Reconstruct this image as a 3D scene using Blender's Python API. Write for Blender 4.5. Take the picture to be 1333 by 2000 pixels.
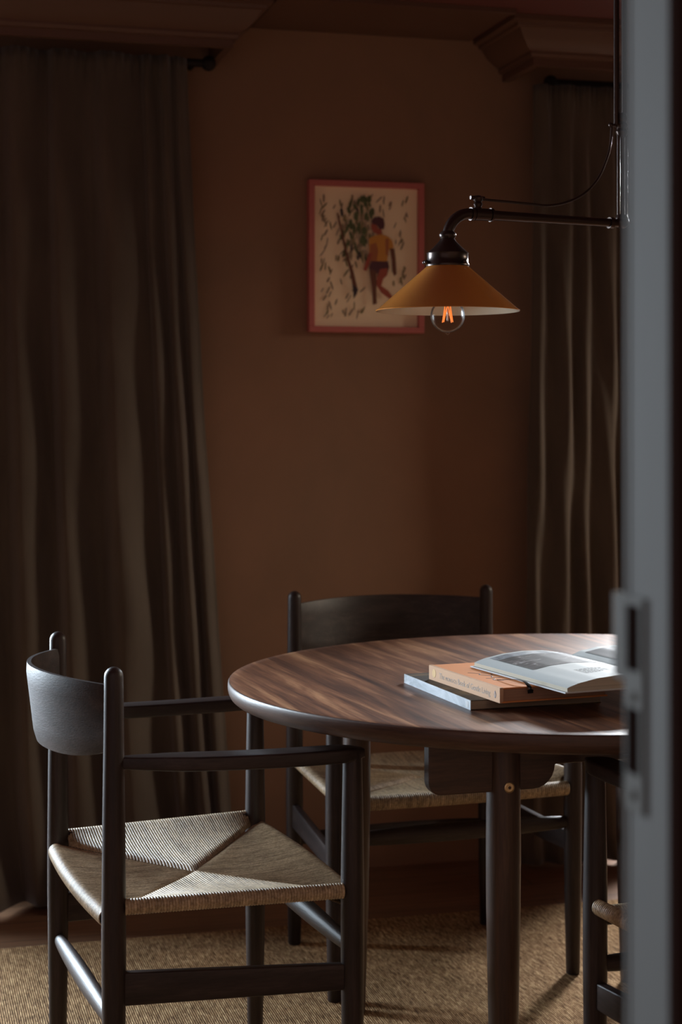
import bpy, math, random
from math import sin, cos, pi, atan2, sqrt, floor
from mathutils import Vector, Matrix, Euler

for o in list(bpy.data.objects):
    bpy.data.objects.remove(o, do_unlink=True)
S = bpy.context.scene
COL = S.collection
random.seed(7)

# ------------------------------------------------------------------ camera
PSI = 0.263
cam_d = bpy.data.cameras.new('camera')
cam = bpy.data.objects.new('camera', cam_d); COL.objects.link(cam)
cam.location = (0, 0, 1.188)
cam.rotation_euler = (pi/2, 0, -PSI)
cam_d.sensor_fit = 'VERTICAL'; cam_d.sensor_height = 36; cam_d.sensor_width = 24
cam_d.lens = 36*3314.86/2000
cam_d.shift_y = -181.5/2000
cam_d.clip_start = 0.05
cam_d.dof.use_dof = True
cam_d.dof.focus_distance = 2.85
cam_d.dof.aperture_fstop = 4.6
S.camera = cam

# ------------------------------------------------------------------ world, lights, exposure
w = bpy.data.worlds.new('world'); S.world = w; w.use_nodes = True
w.node_tree.nodes['Background'].inputs[0].default_value = (0.95, 0.72, 0.70, 1)
w.node_tree.nodes['Background'].inputs[1].default_value = 0.36

def area(name, loc, target, sx, sy, power, color, spread=180):
    d = bpy.data.lights.new(name, 'AREA'); d.shape = 'RECTANGLE'
    d.size = sx; d.size_y = sy; d.energy = power; d.color = color; d.spread = math.radians(spread)
    o = bpy.data.objects.new(name, d); COL.objects.link(o)
    o.location = loc
    o.rotation_euler = (Vector(target)-Vector(loc)).to_track_quat('-Z', 'Y').to_euler()
    return o
# daylight outside the two windows of the back wall
area('daylight_left', (-1.30, 5.25, 1.35), (0.40, 3.0, 0.6), 1.6, 1.7, 560, (0.74, 0.88, 1.0))
area('daylight_right', (3.0, 5.4, 2.35), (1.5, 3.1, 0.0), 0.75, 0.8, 460, (0.92, 0.96, 1.0))

area('added_side_fill', (4.9, 3.1, 2.05), (0.4, 4.0, 0.5), 0.9, 0.5, 74, (1.0, 0.86, 0.68))  # warm fill added from the unseen right side to brighten the curtain folds

S.view_settings.view_transform = 'Standard'
S.view_settings.look = 'None'
S.view_settings.gamma = 1.0
S.view_settings.use_curve_mapping = False
S.view_settings.exposure = 0.0

# ------------------------------------------------------------------ helpers
def tag(o, label=None, cat=None, group=None, kind=None):
    if label: o['label'] = label
    if cat: o['category'] = cat
    if group: o['group'] = group
    if kind: o['kind'] = kind
    return o

def thing(name, loc, rz, label, cat, group=None):
    o = bpy.data.objects.new(name, None); COL.objects.link(o)
    o.empty_display_size = 0.1
    o.location = loc; o.rotation_euler = (0, 0, rz)
    return tag(o, label, cat, group)

RRECT = []
for sx_, sz_, a0_ in ((1, 1, 0), (-1, 1, pi/2), (-1, -1, pi), (1, -1, 3*pi/2)):
    for k_ in range(5):
        RRECT.append((sx_, sz_, cos(a0_+pi/8*k_), sin(a0_+pi/8*k_)))

class MB:
    def __init__(s):
        s.v = []; s.f = []; s.mi = []; s.uv = []; s.m = 0
    def face(s, idx, uv=None):
        s.f.append(tuple(idx)); s.mi.append(s.m); s.uv.append(uv)
    def box(s, x0, x1, y0, y1, z0, z1):
        b = len(s.v)
        s.v += [(x0,y0,z0),(x1,y0,z0),(x1,y1,z0),(x0,y1,z0),(x0,y0,z1),(x1,y0,z1),(x1,y1,z1),(x0,y1,z1)]
        for q in [(0,3,2,1),(4,5,6,7),(0,1,5,4),(1,2,6,5),(2,3,7,6),(3,0,4,7)]:
            s.face([b+i for i in q])
    def lathe(s, prof, n=40, c=(0,0), closed=False):
        """prof = [(r,z)...] about the z axis through c"""
        rings = []
        for r, z in prof:
            if r < 1e-6:
                rings.append([len(s.v)]); s.v.append((c[0], c[1], z))
            else:
                rings.append(list(range(len(s.v), len(s.v)+n)))
                s.v += [(c[0]+r*cos(2*pi*i/n), c[1]+r*sin(2*pi*i/n), z) for i in range(n)]
        pairs = list(zip(rings, rings[1:]))
        if closed: pairs.append((rings[-1], rings[0]))
        for a, b in pairs:
            for i in range(n):
                j = (i+1) % n
                if len(a) == 1 and len(b) == 1: continue
                if len(a) == 1: s.face([a[0], b[j], b[i]])
                elif len(b) == 1: s.face([a[i], a[j], b[0]])
                else: s.face([a[i], a[j], b[j], b[i]])
    def tube(s, pts, rad, n=14, flat=None, up=(0,0,1), cap=True, power=2.0, sect=None):
        """sweep an ellipse along pts. rad: number or list; flat=(a,b) lists of half sizes (across, along up)"""
        P = [Vector(p) for p in pts]; N = len(P)
        if sect: n = len(sect)
        base = []
        prevu = Vector(up)
        for k in range(N):
            t = (P[min(k+1, N-1)]-P[max(k-1, 0)]).normalized()
            u = prevu - t*prevu.dot(t)
            if u.length < 1e-5: u = t.orthogonal()
            u.normalize(); prevu = u.copy() if flat is None else Vector(up)
            side = t.cross(u).normalized()
            if flat is None:
                ra = rb = rad[k] if hasattr(rad, '__len__') else rad
            else:
                ra, rb = flat[k]
            ring = []
            for i in range(n):
                a = 2*pi*i/n
                ca, sa = cos(a), sin(a)
                if power != 2.0:
                    ca = math.copysign(abs(ca)**(2/power), ca); sa = math.copysign(abs(sa)**(2/power), sa)
                if sect:   # section given as signs with a corner radius in metres
                    sx_, sz_, ox_, oz_ = sect[i]; cr_ = min(ra, rb)*0.38
                    ca = (sx_*(ra-cr_)+ox_*cr_)/ra; sa = (sz_*(rb-cr_)+oz_*cr_)/rb
                p = P[k] + side*(ra*ca) + u*(rb*sa)
                ring.append(len(s.v)); s.v.append(tuple(p))
            base.append(ring)
        for a, b in zip(base, base[1:]):
            for i in range(n):
                j = (i+1) % n
                s.face([a[i], a[j], b[j], b[i]])
        if cap:
            s.face(base[0][::-1]); s.face(base[-1])
    def sphere(s, c, r, n=16, m=10, sz=1.0):
        prof = [(r*sin(pi*k/m), c[2]-r*sz*cos(pi*k/m)) for k in range(m+1)]
        prof[0] = (0, prof[0][1]); prof[-1] = (0, prof[-1][1])
        s.lathe(prof, n, (c[0], c[1]))
    def grid(s, fn, nu, nv, uvf=None, flip=False):
        b = len(s.v)
        for j in range(nv+1):
            for i in range(nu+1):
                s.v.append(tuple(fn(i/nu, j/nv)))
        for j in range(nv):
            for i in range(nu):
                a = b+j*(nu+1)+i
                q = [a, a+1, a+nu+2, a+nu+1]
                cs = [(i/nu, j/nv), ((i+1)/nu, j/nv), ((i+1)/nu, (j+1)/nv), (i/nu, (j+1)/nv)]
                if flip: q.reverse(); cs.reverse()
                s.face(q, [uvf(*c) for c in cs] if uvf else None)
    def prism(s, pts, z0, z1):
        b = len(s.v); n = len(pts)
        s.v += [(x, y, z0) for x, y in pts]+[(x, y, z1) for x, y in pts]
        s.face([b+i for i in range(n)][::-1]); s.face([b+n+i for i in range(n)])
        for i in range(n):
            j = (i+1) % n
            s.face([b+i, b+j, b+n+j, b+n+i])
    def xf(s, M, start=0):
        for i in range(start, len(s.v)):
            s.v[i] = tuple(M @ Vector(s.v[i]))
    def build(s, name, mats, parent=None, smooth=True, bevel=0, angle=40, loc=None):
        me = bpy.data.meshes.new(name)
        me.from_pydata(s.v, [], s.f)
        if not isinstance(mats, (list, tuple)): mats = [mats]
        for m in mats: me.materials.append(m)
        me.polygons.foreach_set('material_index', s.mi)
        if any(u for u in s.uv):
            l = me.uv_layers.new(name='UVMap'); k = 0
            for u, f in zip(s.uv, s.f):
                for q in range(len(f)):
                    if u: l.data[k].uv = u[q]
                    k += 1
        me.validate(); me.update()
        o = bpy.data.objects.new(name, me); COL.objects.link(o)
        if smooth:
            me.shade_smooth()
            try:
                me.set_sharp_from_angle(angle=math.radians(angle))
            except Exception: pass
        if bevel:
            b = o.modifiers.new('bevel', 'BEVEL'); b.width = bevel; b.segments = 3; b.limit_method = 'ANGLE'
        if parent: o.parent = parent
        if loc: o.location = loc
        return o

# ------------------------------------------------------------------ materials
def mat(name, color, rough=0.6, spec=0.5, metal=0.0):
    m = bpy.data.materials.new(name); m.use_nodes = True
    b = m.node_tree.nodes['Principled BSDF']
    b.inputs['Base Color'].default_value = (*color, 1)
    b.inputs['Roughness'].default_value = rough
    b.inputs['Specular IOR Level'].default_value = spec
    b.inputs['Metallic'].default_value = metal
    return m
def nd(m, t, **kw):
    n = m.node_tree.nodes.new(t)
    for k, v in kw.items():
        if k in n.inputs: n.inputs[k].default_value = v
        else: setattr(n, k, v)
    return n
def ln(m, a, b): m.node_tree.links.new(a, b)
def bsdf(m): return m.node_tree.nodes['Principled BSDF']
def coords(m, scale=(1,1,1), rot=(0,0,0), out='Object'):
    tc = nd(m, 'ShaderNodeTexCoord'); mp = nd(m, 'ShaderNodeMapping')
    mp.inputs['Scale'].default_value = scale; mp.inputs['Rotation'].default_value = rot
    ln(m, tc.outputs[out], mp.inputs[0]); return mp.outputs[0]
def ramp(m, fac, stops):
    r = nd(m, 'ShaderNodeValToRGB'); e = r.color_ramp.elements
    while len(e) < len(stops): e.new(0.5)
    for i, (p, c) in enumerate(stops):
        e[i].position = p; e[i].color = (*c, 1)
    ln(m, fac, r.inputs[0]); return r.outputs[0]
def noise(m, vec, scale, detail=6, rough=0.6, dist=0):
    n = nd(m, 'ShaderNodeTexNoise'); n.inputs['Scale'].default_value = scale
    n.inputs['Detail'].default_value = detail; n.inputs['Roughness'].default_value = rough
    n.inputs['Distortion'].default_value = dist
    ln(m, vec, n.inputs['Vector']); return n.outputs['Fac']
def bump(m, h, strength=0.3, dist=0.002):
    b = nd(m, 'ShaderNodeBump'); b.inputs['Strength'].default_value = strength; b.inputs['Distance'].default_value = dist
    ln(m, h, b.inputs['Height']); ln(m, b.outputs[0], bsdf(m).inputs['Normal']); return b

def wood(name, c0, c1, c2, scale, rot=(0,0,0), rough=0.45, spec=0.5, bumpiness=0.25, fine=160):
    """grain runs along the axis with the small scale"""
    m = mat(name, c1, rough, spec)
    v = coords(m, scale, rot)
    n = noise(m, v, 3.0, 8, 0.62, 0.35)
    c = ramp(m, n, [(0.28, c0), (0.5, c1), (0.72, c2)])
    v2 = coords(m, tuple(s*1.0 for s in scale), rot)
    f = noise(m, v2, fine/8, 3, 0.7)
    mx = nd(m, 'ShaderNodeMix', data_type='RGBA', blend_type='MULTIPLY')
    mx.inputs[0].default_value = 0.6
    fr = ramp(m, f, [(0.35, (0.62, 0.6, 0.6)), (0.6, (1.15, 1.12, 1.1))])
    ln(m, c, mx.inputs[6]); ln(m, fr, mx.inputs[7]); ln(m, mx.outputs[2], bsdf(m).inputs['Base Color'])
    bump(m, f, bumpiness, 0.0006)
    return m

M = {}
# dark stained chair wood, grain along local z / x / y
dk = ((0.018, 0.012, 0.011), (0.032, 0.021, 0.019), (0.058, 0.040, 0.036))
M['wood_z'] = wood('dark_wood_upright', *dk, (14, 14, 1.1), rough=0.43, spec=0.36)
M['wood_x'] = wood('dark_wood_lengthwise', *dk, (1.1, 14, 14), rough=0.43, spec=0.36)
M['wood_y'] = wood('dark_wood_crosswise', *dk, (22, 2.2, 22), rough=0.46, spec=0.38, bumpiness=0.5)
# walnut
wl = ((0.03, 0.015, 0.010), (0.055, 0.028, 0.017), (0.09, 0.045, 0.026))
M['walnut_z'] = wood('walnut_upright', *wl, (16, 16, 1.0), rough=0.42)
M['walnut_x'] = wood('walnut_lengthwise', *wl, (1.0, 16, 16), rough=0.42)

def tabletop_material():
    m = mat('walnut_tabletop', (0.12, 0.06, 0.035), 0.42, 0.5)
    v = coords(m, (1, 1, 1))
    sep = nd(m, 'ShaderNodeSeparateXYZ'); ln(m, v, sep.inputs[0])
    # boards about 12 cm wide, running along y
    d = nd(m, 'ShaderNodeMath', operation='DIVIDE'); ln(m, sep.outputs[0], d.inputs[0]); d.inputs[1].default_value = 0.125
    fl = nd(m, 'ShaderNodeMath', operation='FLOOR'); ln(m, d.outputs[0], fl.inputs[0])
    wn = nd(m, 'ShaderNodeTexWhiteNoise', noise_dimensions='1D'); ln(m, fl.outputs[0], wn.inputs['W'])
    off = nd(m, 'ShaderNodeVectorMath', operation='SCALE'); off.inputs['Scale'].default_value = 9.0
    ln(m, wn.outputs['Color'], off.inputs[0])
    add = nd(m, 'ShaderNodeVectorMath', operation='ADD'); ln(m, v, add.inputs[0]); ln(m, off.outputs[0], add.inputs[1])
    mp = nd(m, 'ShaderNodeMapping'); mp.inputs['Scale'].default_value = (11, 0.75, 11); ln(m, add.outputs[0], mp.inputs[0])
    n1 = noise(m, mp.outputs[0], 2.3, 9, 0.6, 0.5)
    c = ramp(m, n1, [(0.30, (0.040, 0.020, 0.016)), (0.43, (0.13, 0.058, 0.035)), (0.55, (0.25, 0.112, 0.060)), (0.68, (0.50, 0.27, 0.145))])
    mp2 = nd(m, 'ShaderNodeMapping'); mp2.inputs['Scale'].default_value = (60, 2.0, 60); ln(m, add.outputs[0], mp2.inputs[0])
    n2 = noise(m, mp2.outputs[0], 4, 4, 0.7)
    fr = ramp(m, n2, [(0.35, (0.55, 0.53, 0.52)), (0.62, (1.2, 1.18, 1.15))])
    mx = nd(m, 'ShaderNodeMix', data_type='RGBA', blend_type='MULTIPLY'); mx.inputs[0].default_value = 0.75
    ln(m, c, mx.inputs[6]); ln(m, fr, mx.inputs[7])
    hv = nd(m, 'ShaderNodeHueSaturation'); ln(m, mx.outputs[2], hv.inputs['Color'])
    mr = nd(m, 'ShaderNodeMapRange'); mr.inputs[3].default_value = 0.78; mr.inputs[4].default_value = 1.2
    ln(m, wn.outputs['Value'], mr.inputs[0]); ln(m, mr.outputs[0], hv.inputs['Value'])
    ln(m, hv.outputs[0], bsdf(m).inputs['Base Color'])
    bump(m, n2, 0.22, 0.0005)
    return m
M['tabletop'] = tabletop_material()

def cord_material():
    m = mat('paper_cord', (0.40, 0.29, 0.17), 0.42, 0.6)
    v = coords(m, (1, 1, 1))
    n = noise(m, v, 260, 4, 0.7)
    n2 = noise(m, v, 14, 3, 0.6)
    c = ramp(m, n, [(0.3, (0.26, 0.185, 0.11)), (0.55, (0.52, 0.40, 0.26)), (0.8, (0.70, 0.57, 0.41))])
    c2 = ramp(m, n2, [(0.3, (0.82, 0.8, 0.78)), (0.7, (1.08, 1.06, 1.04))])
    mx = nd(m, 'ShaderNodeMix', data_type='RGBA', blend_type='MULTIPLY'); mx.inputs[0].default_value = 1
    ln(m, c, mx.inputs[6]); ln(m, c2, mx.inputs[7])
    uvv = coords(m, (1, 1, 1), out='UV'); sp_ = nd(m, 'ShaderNodeSeparateXYZ'); ln(m, uvv, sp_.inputs[0])
    fl_ = nd(m, 'ShaderNodeMath', operation='FLOOR'); ln(m, sp_.outputs[0], fl_.inputs[0])
    cb = nd(m, 'ShaderNodeCombineXYZ'); ln(m, fl_.outputs[0], cb.inputs[0])
    sc_ = nd(m, 'ShaderNodeMath', operation='MULTIPLY'); ln(m, sp_.outputs[1], sc_.inputs[0]); sc_.inputs[1].default_value = 4.0
    ln(m, sc_.outputs[0], cb.inputs[1])
    sn = noise(m, cb.outputs[0], 0.73, 3, 0.8)
    c4 = ramp(m, sn, [(0.32, (0.50, 0.46, 0.42)), (0.5, (0.95, 0.93, 0.90)), (0.68, (1.25, 1.24, 1.22))])
    m4 = nd(m, 'ShaderNodeMix', data_type='RGBA', blend_type='MULTIPLY'); m4.inputs[0].default_value = 1
    ln(m, mx.outputs[2], m4.inputs[6]); ln(m, c4, m4.inputs[7]); ln(m, m4.outputs[2], bsdf(m).inputs['Base Color'])
    bump(m, n, 0.5, 0.001)
    return m
M['cord'] = cord_material()

def wall_material():
    m = mat('brown_plaster', (0.20, 0.085, 0.045), 0.9, 0.2)
    v = coords(m)
    n = noise(m, v, 1.6, 5, 0.6, 0.4)
    ln(m, ramp(m, n, [(0.3, (0.225, 0.135, 0.088)), (0.7, (0.30, 0.165, 0.104))]), bsdf(m).inputs['Base Color'])
    bump(m, noise(m, v, 60, 5, 0.6), 0.15, 0.002)
    return m
M['wall'] = wall_material()
M['ceiling'] = mat('maroon_ceiling_paint', (0.13, 0.035, 0.028), 0.7)
M['cornice'] = mat('brown_cornice_paint', (0.12, 0.060, 0.040), 0.5, 0.4)
bump(M['cornice'], noise(M['cornice'], coords(M['cornice'], (1, 1, 1)), 30, 3), 0.08, 0.001)

def curtain_material():
    m = mat('velvet_curtain', (0.10, 0.07, 0.05), 0.95, 0.1)
    v = coords(m, (1, 1, 0.35))
    n = noise(m, v, 9, 5, 0.65, 0.3)
    ln(m, ramp(m, n, [(0.3, (0.085, 0.066, 0.052)), (0.7, (0.115, 0.090, 0.070))]), bsdf(m).inputs['Base Color'])
    b = bsdf(m); b.inputs['Sheen Weight'].default_value = 0.35; b.inputs['Sheen Roughness'].default_value = 0.5
    b.inputs['Sheen Tint'].default_value = (0.8, 0.75, 0.75, 1)
    bump(m, noise(m, coords(m, (1, 1, 1)), 420, 2), 0.2, 0.001)
    return m
M['curtain'] = curtain_material()

def floor_material():
    m = mat('oak_floorboards', (0.2, 0.11, 0.06), 0.45)
    v = coords(m)
    br = nd(m, 'ShaderNodeTexBrick'); ln(m, v, br.inputs['Vector'])
    br.offset = 0.37
    br.inputs['Scale'].default_value = 1.0; br.inputs['Brick Width'].default_value = 1.6; br.inputs['Row Height'].default_value = 0.14
    br.inputs['Mortar Size'].default_value = 0.0015; br.inputs['Color1'].default_value = (0.24, 0.13, 0.075, 1)
    br.inputs['Color2'].default_value = (0.16, 0.085, 0.048, 1); br.inputs['Mortar'].default_value = (0.03, 0.015, 0.01, 1)
    n = noise(m, coords(m, (1.2, 16, 1)), 4, 6, 0.65, 0.3)
    fr = ramp(m, n, [(0.3, (0.6, 0.58, 0.55)), (0.7, (1.25, 1.2, 1.15))])
    mx = nd(m, 'ShaderNodeMix', data_type='RGBA', blend_type='MULTIPLY'); mx.inputs[0].default_value = 1
    ln(m, br.outputs['Color'], mx.inputs[6]); ln(m, fr, mx.inputs[7]); ln(m, mx.outputs[2], bsdf(m).inputs['Base Color'])
    return m
M['floor'] = floor_material()

def rug_material():
    m = mat('jute_weave', (0.3, 0.2, 0.09), 0.9, 0.15)
    v = coords(m, (1, 1, 1))
    wv = nd(m, 'ShaderNodeTexWave', wave_type='BANDS', bands_direction='X', wave_profile='SIN')
    wv.inputs['Scale'].default_value = 70; wv.inputs['Distortion'].default_value = 2.2
    wv.inputs['Detail'].default_value = 3; wv.inputs['Detail Scale'].default_value = 4
    ln(m, v, wv.inputs['Vector'])
    n = noise(m, coords(m, (170, 30, 1)), 1.0, 5, 0.8, 0.6)
    n3 = noise(m, coords(m, (1, 1, 1)), 5, 4, 0.7)
    c = ramp(m, n, [(0.34, (0.09, 0.044, 0.018)), (0.5, (0.40, 0.235, 0.115)), (0.66, (0.80, 0.57, 0.33))])
    c1 = ramp(m, wv.outputs['Fac'], [(0.0, (0.6, 0.56, 0.52)), (0.6, (1.1, 1.08, 1.05))])
    c3 = ramp(m, n3, [(0.3, (0.85, 0.82, 0.78)), (0.7, (1.12, 1.1, 1.08))])
    mx = nd(m, 'ShaderNodeMix', data_type='RGBA', blend_type='MULTIPLY'); mx.inputs[0].default_value = 1
    ln(m, c, mx.inputs[6]); ln(m, c1, mx.inputs[7])
    m2 = nd(m, 'ShaderNodeMix', data_type='RGBA', blend_type='MULTIPLY'); m2.inputs[0].default_value = 1
    ln(m, mx.outputs[2], m2.inputs[6]); ln(m, c3, m2.inputs[7]); ln(m, m2.outputs[2], bsdf(m).inputs['Base Color'])
    ad = nd(m, 'ShaderNodeMath', operation='ADD'); ln(m, n, ad.inputs[0]); ln(m, wv.outputs['Fac'], ad.inputs[1])
    bump(m, ad.outputs[0], 1.0, 0.004)
    return m
M['rug'] = rug_material()

M['jamb'] = mat('grey_gloss_paint', (0.125, 0.124, 0.118), 0.8, 0.10)
bump(M['jamb'], noise(M['jamb'], coords(M['jamb'], (1, 1, 0.3)), 25, 4), 0.15, 0.002)
M['bronze'] = mat('dark_bronze', (0.055, 0.038, 0.032), 0.28, 0.6, 0.8)
M['rod'] = mat('matt_dark_iron', (0.02, 0.014, 0.013), 0.7, 0.2)
M['brass'] = mat('aged_brass', (0.62, 0.47, 0.27), 0.3, 0.5, 1.0)
M['steel'] = mat('dull_nickel', (0.085, 0.078, 0.068), 0.8, 0.15, 0.2)
M['black'] = mat('painted_hole_shade', (0.012, 0.007, 0.006), 0.9, 0.0)  # near-black that paints in the shade of the strike plate holes
M['window_paint'] = mat('window_paint', (0.6, 0.58, 0.54), 0.5)
M['pink'] = mat('pink_lacquer', (0.50, 0.135, 0.12), 0.5)

def glass_pane():
    m = bpy.data.materials.new('window_glass'); m.use_nodes = True
    nt = m.node_tree; nt.nodes.clear()
    o = nt.nodes.new('ShaderNodeOutputMaterial'); mx = nt.nodes.new('ShaderNodeMixShader')
    t = nt.nodes.new('ShaderNodeBsdfTransparent'); g = nt.nodes.new('ShaderNodeBsdfGlossy')
    g.inputs['Roughness'].default_value = 0.02; mx.inputs[0].default_value = 0.07
    nt.links.new(t.outputs[0], mx.inputs[1]); nt.links.new(g.outputs[0], mx.inputs[2]); nt.links.new(mx.outputs[0], o.inputs[0])
    return m
M['pane'] = glass_pane()

def emis(name, color, strength):
    m = mat(name, color, 0.5)
    bsdf(m).inputs['Emission Color'].default_value = (*color, 1)
    bsdf(m).inputs['Emission Strength'].default_value = strength
    return m

# ------------------------------------------------------------------ room shell
WY = 4.32           # back wall plane
X0, X1 = -1.9, 3.3
CZ = 2.21
FY = 1.05           # room side of the front wall
WIN = [(-1.35, 0.02), (1.98, 3.0)]
WZ0, WZ1 = 0.12, 2.02

def struct(o): return tag(o, kind='structure')

mb = MB(); mb.box(X0-0.3, X1+0.3, -1.2, WY+0.2, -0.06, 0)
struct(mb.build('floor', M['floor'], smooth=False))
mb = MB(); mb.box(X0-0.3, X1+0.3, FY-0.07, WY+0.2, CZ, CZ+0.06)
struct(mb.build('ceiling', M['ceiling'], smooth=False))
mb = MB()
xs = [X0-0.2, WIN[0][0], WIN[0][1], WIN[1][0], WIN[1][1], X1+0.2]
for i in (0, 2, 4): mb.box(xs[i], xs[i+1], WY, WY+0.2, 0, CZ)
for a, b in WIN:
    mb.box(a, b, WY, WY+0.2, WZ1, CZ); mb.box(a, b, WY, WY+0.2, 0, WZ0)
struct(mb.build('wall_back', M['wall'], smooth=False))
mb = MB(); mb.box(X0-0.2, X0, FY-0.07, WY, 0, CZ); struct(mb.build('wall_left', M['wall'], smooth=False))
mb = MB()
SY0, SY1, SZ0, SZ1 = 2.55, 3.85, 1.28, 1.85  # invented opening, sill height set to keep the side fill off the floor
mb.box(X1, X1+0.2, FY-0.07, SY0, 0, CZ); mb.box(X1, X1+0.2, SY1, WY, 0, CZ)
mb.box(X1, X1+0.2, SY0, SY1, 0, SZ0); mb.box(X1, X1+0.2, SY0, SY1, SZ1, CZ)
struct(mb.build('wall_right', M['wall'], smooth=False))
XJ = 0.4806
mb = MB(); mb.box(XJ+0.02, X1, FY-0.07, FY, 0, CZ); 
struct(mb.build('wall_front', M['wall'], smooth=False))

# cornices over the two curtains, mitred round the inner corner and returned to the wall
prof = [(0.0, 2.100), (0.0, 2.118), (0.008, 2.120), (0.012, 2.128), (0.012, 2.134), (0.026, 2.142), (0.044, 2.158), (0.056, 2.176),
        (0.060, 2.182), (0.068, 2.184), (0.070, 2.192), (0.083, 2.196), (0.083, CZ-0.0005)]
def cornice(name, xe, d, xfar):
    mb = MB()
    PF = 4.09
    rows = []
    for o_, z in prof:
        rows.append([(xfar, PF-o_, z), (xe+d*o_, PF-o_, z), (xe+d*o_, WY-0.001, z)])
    # inner side of the board
    for z in (CZ-0.0005, 2.100):
        rows.append([(xfar, PF+0.02, z), (xe-d*0.02, PF+0.02, z), (xe-d*0.02, WY-0.001, z)])
    b = len(mb.v)
    for r in rows: mb.v += r
    n = len(rows)
    for i in range(n):
        j = (i+1) % n
        for k in range(2):
            q = [b+i*3+k, b+i*3+k+1, b+j*3+k+1, b+j*3+k]
            mb.face(q if d > 0 else q[::-1])
    mb.face([b+i*3 for i in range(n)]); mb.face([b+i*3+2 for i in range(n)])
    return struct(mb.build(name, M['cornice'], smooth=True, angle=25))
cornice('trim_1', 0.828, 1, X0)
cornice('trim_2', 1.615, -1, X1)
mb = MB(); mb.box(0.92, 1.52, 3.99, WY-0.001, CZ-0.006, CZ-0.0003)
mb.box(0.92, 1.52, 3.965, 3.99, CZ-0.012, CZ-0.0003)
struct(mb.build('trim_3', M['cornice'], smooth=False))

# windows
for k, (a, b) in enumerate(WIN):
    fr = MB(); t = 0.05
    y0, y1 = WY+0.09, WY+0.14
    fr.box(a, a+t, y0, y1, WZ0, WZ1); fr.box(b-t, b, y0, y1, WZ0, WZ1)
    fr.box(a+t, b-t, y0, y1, WZ0, WZ0+t); fr.box(a+t, b-t, y0, y1, WZ1-t, WZ1)
    mid = (a+b)/2
    fr.box(mid-0.035, mid+0.035, y0, y1, WZ0+t, WZ1-t)
    fo = struct(fr.build('window_%d' % (k+1), M['window_paint'], smooth=False))
    for (p, q) in ((a+t, mid-0.035), (mid+0.035, b-t)):
        g = MB(); g.box(p, q, y0+0.02, y0+0.026, WZ0+t, WZ1-t)
        g.build('pane', M['pane'], fo, smooth=False)

fr = MB(); t = 0.05; x0_, x1_ = X1+0.09, X1+0.14  # unseen window added in the right wall to let the side fill in
fr.box(x0_, x1_, SY0, SY0+t, SZ0, SZ1); fr.box(x0_, x1_, SY1-t, SY1, SZ0, SZ1)
fr.box(x0_, x1_, SY0+t, SY1-t, SZ0, SZ0+t); fr.box(x0_, x1_, SY0+t, SY1-t, SZ1-t, SZ1)
fr.box(x0_, x1_, 3.175, 3.225, SZ0+t, SZ1-t)
fo = struct(fr.build('window_3', M['window_paint'], smooth=False))
for p, q in ((SY0+t, 3.175), (3.225, SY1-t)):
    g = MB(); g.box(x0_+0.02, x0_+0.026, p, q, SZ0+t, SZ1-t); g.build('pane', M['pane'], fo, smooth=False)

# door frame close to the camera: jamb with its strike plate
jb = MB(); jb.box(XJ, XJ+0.02, FY-0.067, FY, 0, CZ)
door = struct(jb.build('door_1', M['jamb'], smooth=False, bevel=0.003))
cs = MB(); cs.box(XJ-0.002, XJ+0.075, FY-0.081, FY-0.0675, 0, CZ); cs.build('casing', mat('casing_painted_shade', (0.022, 0.012, 0.010), 0.9, 0.0), door, smooth=False, bevel=0.002)  # shade of the unlit hall side is put into the casing colour
bd_ = MB(); bd_.box(XJ-0.0010, XJ, FY-0.006, FY-0.001, 0, CZ); bd_.build('bead', M['jamb'], door, smooth=False)
sp = MB()
zc = lambda y: 1.188-(y-818.5)*1.10/3314.86
pz0, pz1 = zc(1600), zc(1172)
sp.box(XJ-0.0022, XJ, FY-0.032, FY-0.002, pz0, pz1)
spo = sp.build('strike_plate', M['steel'], door, smooth=False, bevel=0.0006)
lp = MB(); lp.box(XJ-0.0022, XJ+0.004, FY-0.002, FY+0.016, zc(1345), pz1); lp.build('lip', M['steel'], spo, smooth=False, bevel=0.0008)
for a, b in ((1320, 1190), (1525, 1395)):
    h = MB(); h.box(XJ-0.0028, XJ-0.002, FY-0.0250, FY-0.0070, zc(a), zc(b)); h.build('latch_hole_shade', M['black'], spo, smooth=False)  # no real cavity: dark block with the hole's shade in its colour
for y in (1372, 1567):
    h = MB(); h.sphere((0, 0, 0), 0.0042, 14, 8, 0.45); h.xf(Matrix.Translation((XJ-0.0022, FY-0.0160, zc(y))) @ Euler((0, -pi/2, 0)).to_matrix().to_4x4())
    h.build('screw', M['steel'], spo)

# ------------------------------------------------------------------ rug
mb = MB()
mb.grid(lambda u, v: (-1.5+4.2*u, 1.25+2.6*v, 0.009+0.001*sin(37*u)*sin(23*v)), 60, 40)
ru = MB(); ru.box(-1.5, 2.7, 1.25, 3.85, 0.0003, 0.009)
rug = ru.build('woven_rug', M['rug'], smooth=False, bevel=0.003)
tag(rug, 'golden brown coarse woven jute rug under the dining table and chairs', 'rug')

# ------------------------------------------------------------------ chair
WF, WB, DD = 0.534, 0.468, 0.385
hd = DD/2
def cr(pts, t):
    """Catmull-Rom through pts (list of tuples), t in 0..1"""
    n = len(pts)-1; x = min(max(t*n, 0), n-1e-9); i = int(x); f = x-i
    p = [pts[max(i-1, 0)], pts[i], pts[i+1], pts[min(i+2, n)]]
    return tuple(0.5*((2*b)+(-a+c)*f+(2*a-5*b+4*c-d)*f*f+(-a+3*b-3*c+d)*f**3) for a, b, c, d in zip(*p))

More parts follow.
